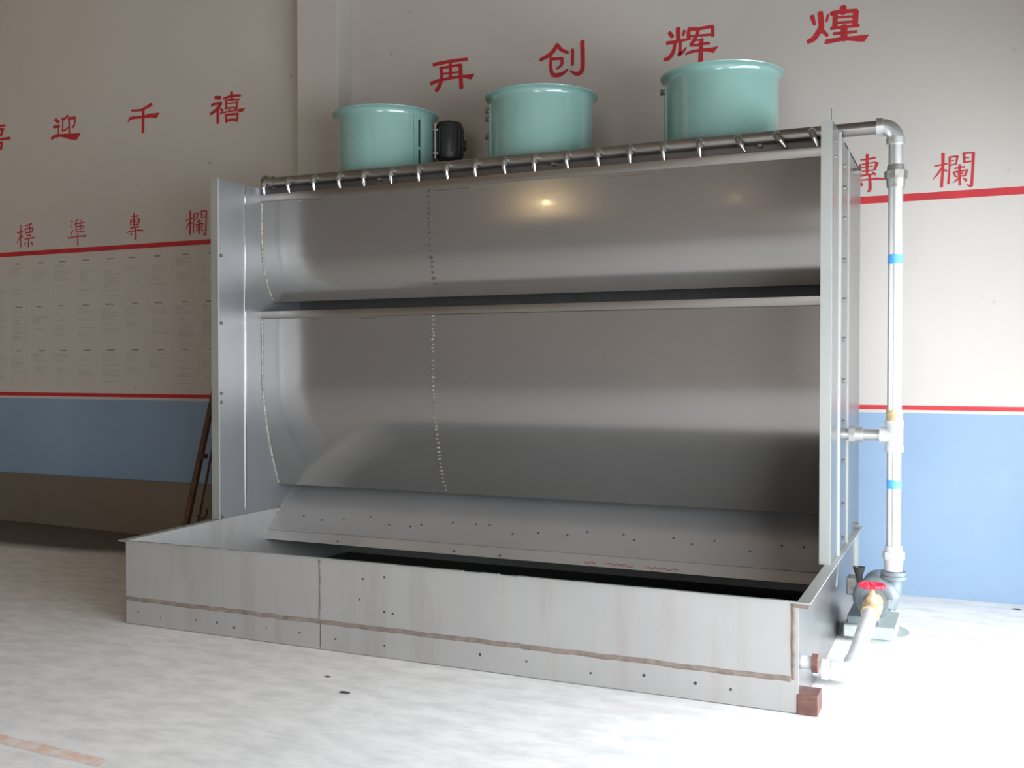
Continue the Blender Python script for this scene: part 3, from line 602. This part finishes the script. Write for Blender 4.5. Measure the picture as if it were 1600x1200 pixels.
# ------------------------------------------------------------------ pump, valve and suction pipe
pu = empty('water_pump', (-.47, 5.95, 0)); UO = Vector((.47, -5.95, 0))
tag(pu, 'grey cast water pump on a pale round base beside the booth', 'pump')
def pp(mb, name, mat, parent=None, label=None, bevel=0):
    o = mb.build(name, M[mat], None, bevel); o.parent = parent or pu
    if not parent: o.location = UO
    if label: o['label'] = label
    return o
pp(MB().lathe([(0, 0), (.20, 0), (.205, .012), (.19, .026), (0, .026)], (-.485, 6.05, 0), 40), 'base_ring', 'pump_base')
pp(B(-.625, -.355, 5.84, 6.26, .024, .090), 'base_plate', 'pump_base', bevel=.006)
pp(B(-.610, -.44, 5.87, 6.20, .088, .135), 'motor_foot', 'pump_grey', bevel=.006)
vol = MB(); pts = []; rad = []
for i in range(29):                                   # spiral volute running up into the discharge
    a = math.radians(-20 - 330 * i / 28); R = .066 + .020 * i / 28
    pts.append((-.465 + R * math.cos(a), 5.88, .235 + R * math.sin(a))); rad.append(.030 + .022 * i / 28)
vol.tube(pts, rad, 18)
vol.tube([(-.465, 5.835, .235), (-.465, 5.845, .235), (-.465, 5.93, .235)], [.075, .085, .085], 28)
vol.tube([(-.405, 5.885, .20), (-.378, 5.893, .26), (-.372, 5.903, .31), (-.372, 5.905, .352)], [.050, .046, .044, .046], 20)
pp(vol, 'volute', 'pump_grey')
pp(T([(RX, PY, .350), (RX, PY, .370)], .068, 24).tube([(RX, PY, .372), (RX, PY, .392)], .066, 24), 'discharge_flange', 'pump_grey')
pp(T([(-.465, 5.93, .235), (-.465, 5.97, .235), (-.465, 6.24, .235), (-.465, 6.27, .235)], [.07, .098, .098, .06], 24), 'motor', 'pump_grey')
pp(B(-.625, -.545, 5.98, 6.08, .225, .325), 'terminal_box', 'elbow', bevel=.006)
fu = MB().lathe([(0, 0), (.014, 0), (.013, .02), (.018, .03), (.034, .082), (.031, .082), (.014, .03), (0, .028)], (-.548, 5.875, .325), 20)
fu.tube([(-.548, 5.875, .33), (-.52, 5.878, .295)], .012, 10)
pp(fu, 'priming_cup', 'black', label='black plastic priming funnel')

sp = empty('suction_pipe', (-.48, 5.3, .07)); SO = Vector((.48, -5.3, -.07))
tag(sp, 'whitish pipe running from the tray corner up to the pump inlet', 'pipe')
def pq(mb, name, mat, parent=None, label=None):
    o = mb.build(name, M[mat]); o.parent = parent or sp
    if not parent: o.location = SO
    if label: o['label'] = label
    return o
E0 = Vector((-.50, 5.02, .072)); E1 = Vector((-.466, 5.62, .215))
d1 = (E1 - E0).normalized()
pq(T([E0 + d1 * .05, E1], .040, 24), 'pipe', 'white_pipe')
el = MB(); el.tube([(-.585, 4.985, .072), (-.545, 4.985, .072), (-.520, 4.992, .072), (-.505, 5.008, .074), tuple(E0 + d1 * .03), tuple(E0 + d1 * .09)], [.046, .046, .047, .049, .048, .047], 22)
pq(el, 'elbow', 'white_pipe')
nt_ = MB(); nt_.tube([(-.628, 4.985, .072), (-.600, 4.985, .072)], .050, 8, smooth=False); nt_.tube([(-.600, 4.985, .072), (-.582, 4.985, .072)], .044, 20); nt_.tube([(TXR + .001, 4.985, .072), (-.62, 4.985, .072)], .036, 20)
pq(nt_, 'union', 'white_pipe')
br = MB(); v0 = Vector((-.466, 5.60, .212)); v1 = Vector((-.465, 5.84, .235))
dv = (v1 - v0)
br.tube([v0, v0 + dv * .12, v0 + dv * .15, v0 + dv * .35, v0 + dv * .4, v0 + dv * .62, v0 + dv * .66, v0 + dv * .98], [.048, .048, .040, .046, .052, .052, .044, .046], 20)
va = pq(br, 'gate_valve', 'brass', label='brass coloured valve body')
bn = MB(); bn.tube([(-.465, 5.70, .25), (-.465, 5.70, .285), (-.465, 5.70, .30), (-.465, 5.70, .335)], [.034, .030, .018, .010], 16)
pq(bn, 'bonnet', 'brass', va)
wh = MB(); wc = Vector((-.465, 5.70, .345))
wh.tube([wc + Vector((math.cos(a) * .058, math.sin(a) * .058, 0)) for a in [2 * math.pi * i / 28 for i in range(29)]], .0095, 10, caps=False)
for i in range(10):
    a = 2 * math.pi * i / 10; wh.ball(wc + Vector((math.cos(a) * .060, math.sin(a) * .060, 0)), .0125, 6)
for i in range(5):
    a = 2 * math.pi * i / 5; wh.tube([wc, wc + Vector((math.cos(a) * .056, math.sin(a) * .056, 0))], .007, 8)
wh.tube([wc - Vector((0, 0, .014)), wc + Vector((0, 0, .014))], .016, 12)
pq(wh, 'handwheel', 'red_wheel', va, 'red scalloped handwheel')

# ------------------------------------------------------------------ exhaust fans on the roof
def fan(cx, cy, zb, label, seam, motor, bolts):
    R, H = .345, .548
    f = empty('exhaust_fan', (cx, cy, zb))
    tag(f, label, 'fan', 'teal fan housings on the booth roof')
    cw = MB().lathe([(R, 0), (R, H - .045), (R + .004, H - .022), (R + .016, H - .008), (R + .034, H - .001), (R + .036, H + .004), (R + .014, H + .001), (R - .008, H - .018), (R - .010, 0)], n=72, closed=True)
    c = cw.build('cowl', M['teal'], f)
    for h in (.012,):
        MB().lathe([(R, 0), (R + .035, 0), (R + .035, .006), (R, .006)], n=64, closed=True).build('base_flange', M['teal'], f)
    # riveted closing strip: two raised bars with a dark slot between them
    cs, sn = math.cos(seam), math.sin(seam)
    def rot(mb):
        mb.v = [(v[0] * cs - v[1] * sn, v[0] * sn + v[1] * cs, v[2]) for v in mb.v]; return mb
    for y0, y1 in ((-.052, -.012), (.012, .052)):
        rot(B(R - .012, R + .008, y0, y1, .02, H - .05)).build('closing_strip', M['teal'], c)
    sl = MB(); sl.box(R - .02, R + .002, -.012, .012, .03, .27); sl.box(R - .02, R + .002, -.012, .012, .29, H - .07)
    rot(sl).build('slot', M['black'], c)
    for z in bolts:
        bt = MB(); bt.tube([(R + .004, -.032, z), (R + .018, -.032, z)], .013, 8); bt.tube([(R + .016, -.032, z), (R + .034, -.032, z)], .023, 6, smooth=False)
        rot(bt).build('bolt', M['elbow'], c)
    # impeller on a bridge inside
    im = MB(); im.tube([(0, 0, .14), (0, 0, .30)], .07, 20)
    for k in range(6):
        a = 2 * math.pi * k / 6; u = Vector((math.cos(a), math.sin(a), 0)); t = Vector((-math.sin(a), math.cos(a), 0))
        p = [u * .06 - t * .03 + Vector((0, 0, .18)), u * .06 + t * .03 + Vector((0, 0, .26)), u * .32 + t * .09 + Vector((0, 0, .245)), u * .32 - t * .09 + Vector((0, 0, .195))]
        q = [x + Vector((0, 0, .006)) for x in p]
        im.add(p + q, [(0, 1, 2, 3), (7, 6, 5, 4), (0, 4, 5, 1), (1, 5, 6, 2), (2, 6, 7, 3), (3, 7, 4, 0)])
    im.build('impeller', M['pump_grey'], f)
    B(-R + .004, R - .004, -.02, .02, .10, .14).build('bridge', M['pump_grey'], f)
    if motor is not None:
        ma, md = motor
        mo = MB()
        mo.tube([(0, 0, .02), (0, 0, .04), (0, 0, .25), (0, 0, .285), (0, 0, .295)], [.092, .100, .100, .086, .05], 24)
        for k in range(20):
            a = 2 * math.pi * k / 20
            mo.tube([(.102 * math.cos(a), .102 * math.sin(a), .06), (.102 * math.cos(a), .102 * math.sin(a), .24)], .0045, 5)
        c2, s2 = math.cos(ma), math.sin(ma)
        m_ = mo.build('motor', M['black'], f, loc=(md * c2, md * s2, .235))
        T([(.085 * c2, .085 * s2, .125), (.122 * c2, .122 * s2, .125)], [.045, .038], 14).build('motor_box', M['black'], m_)
        bk = MB(); bk.box(R - .005, md - .05, -.05, .05, .285, .297); bk.box(R - .005, md - .05, -.05, .05, .455, .467); bk.box(R + .005, R + .014, -.07, .07, .25, .50)
        bk.v = [(v[0] * c2 - v[1] * s2, v[0] * s2 + v[1] * c2, v[2]) for v in bk.v]
        bk.build('motor_bracket', M['elbow'], f)
    return f
fan(-3.865, 6.37, ZTOP, 'teal round fan housing with black motor, leftmost on the booth roof', math.radians(-17), (math.radians(31), .462), ())
fan(-2.645, 6.37, ZTOP, 'middle teal round fan housing with bolts down its left side', math.radians(208), None, (.06, .30, .42, .475))
fan(-1.425, 6.37, ZTOP, 'teal round fan housing nearest the tall vertical pipe', math.radians(200), None, (.475,))

# ------------------------------------------------------------------ things by the left wall
ms = MB()
xa, xb = -9.7, -5.0
def ybot(x): return 7.15 - (x + 8.81) * .074
prof = []
ptsA = []
for x in (xa, xb):
    yb = min(7.165, ybot(x))
    ptsA.append([(x, yb + .012, .03), (x, yb, .03), (x, 7.135, .455), (x, 7.135, .462), (x, 7.17, .462), (x, 7.17, .452), (x, 7.150, .448)])
L = len(ptsA[0]); vs = ptsA[0] + ptsA[1]; fs = [(i, (i + 1) % L, L + (i + 1) % L, L + i) for i in range(L)] + [tuple(range(L)), tuple(range(2 * L - 1, L - 1, -1))]
ms.add(vs, fs)
tag(ms.build('metal_sheet', M['zinc']), 'long low brownish metal sheet leaning along the foot of the left wall', 'metal sheet')
for o in [bpy.data.objects['metal_sheet']]:
    for v in o.data.vertices:
        if v.co.z < .031: v.co.z = .0
def pole(name, mat, a, b, wx, wy, label, cat):
    a, b = Vector(a), Vector(b); d = (b - a).normalized(); u = Vector((1, 0, 0)); u = (u - d * u.dot(d)).normalized(); v = d.cross(u)
    vs = []
    for p, k in ((a, 1.0), (b, .85)):
        for su, sv in ((-1, -1), (1, -1), (1, 1), (-1, 1)): vs.append(p + u * su * wx * k + v * sv * wy * k)
    mb = MB(); mb.add(vs, [(0, 1, 2, 3), (7, 6, 5, 4), (0, 4, 5, 1), (1, 5, 6, 2), (2, 6, 7, 3), (3, 7, 4, 0)])
    return tag(mb.build(name, M[mat], bevel=.004), label, cat)
pole('wooden_pole', 'wood', (-5.78, 6.35, .016), (-6.06, 7.13, 1.40), .026, .020, 'dark wooden pole leaning on the wall behind the booth', 'pole')
B(-5.93, -5.87, 6.735, 6.79, .735, .775).build('cleat', M['wood'], bpy.data.objects['wooden_pole'])
rod = tag(T([(-5.70, 6.40, .01), (-5.92, 7.00, 1.12), (-5.955, 7.15, 1.36)], .010, 10).build('iron_rod', M['iron']), 'thin dark iron rod with bent hook leaning beside the wooden pole', 'rod')
hk = T([(-5.752, 6.55, .285)] + [tuple(v) for v in arc((-5.715, 6.53, .325), .055, math.radians(225), math.radians(390), (1, 0, 0), (0, 0, 1), 8)], .009, 8)
hk.build('hook', M['iron'], rod)

# small scraps on the concrete
for (x, y, r, lab) in ((-2.62, 3.95, .022, 'dark oval scrap on the floor in front of the tray, larger one'), (-2.83, 4.12, .014, 'tiny dark scrap on the floor close to the tray front'), (.275, 7.03, .02, 'small dark scrap on the floor at the wall right of the pump')):
    tag(MB().ball((x, y, .003), r, 7, (1.3, .6, .18)).build('debris_scrap', M['debris']), lab, 'scrap')

# warm pendant lamps in the hall; third one added to tint left wall
for i, (x, y, z, p) in enumerate(((-5.19, -1.0, 3.62, 14), (-2.66, -1.0, 3.445, 1.2), (-9.2, 2.6, 5.0, 45))):
    d = bpy.data.lights.new('lamp_glow', 'POINT'); d.energy = p; d.color = (1.0, .74, .40); d.shadow_soft_size = (.045, .03, .06)[i]
    o = bpy.data.objects.new('lamp_glow', d); COL.objects.link(o); o.location = (x, y, z)
    la = empty('pendant_lamp', (x, y, z)); tag(la, ('small warm pendant lamp hanging low in the hall behind the camera', 'faint pendant lamp hanging lowest behind the camera', 'unseen pendant lamp added high by the left wall to warm its light')[i], 'lamp')
    T([(0, 0, .12), (0, 0, ZC - z)], .006, 8).build('cord', M['black'], la)
    MB().lathe([(.03, .14), (.05, .12), (.16, .05), (.155, .05), (.045, .115), (.0, .12)], n=28).build('lamp_shade', M['pump_grey'], la)
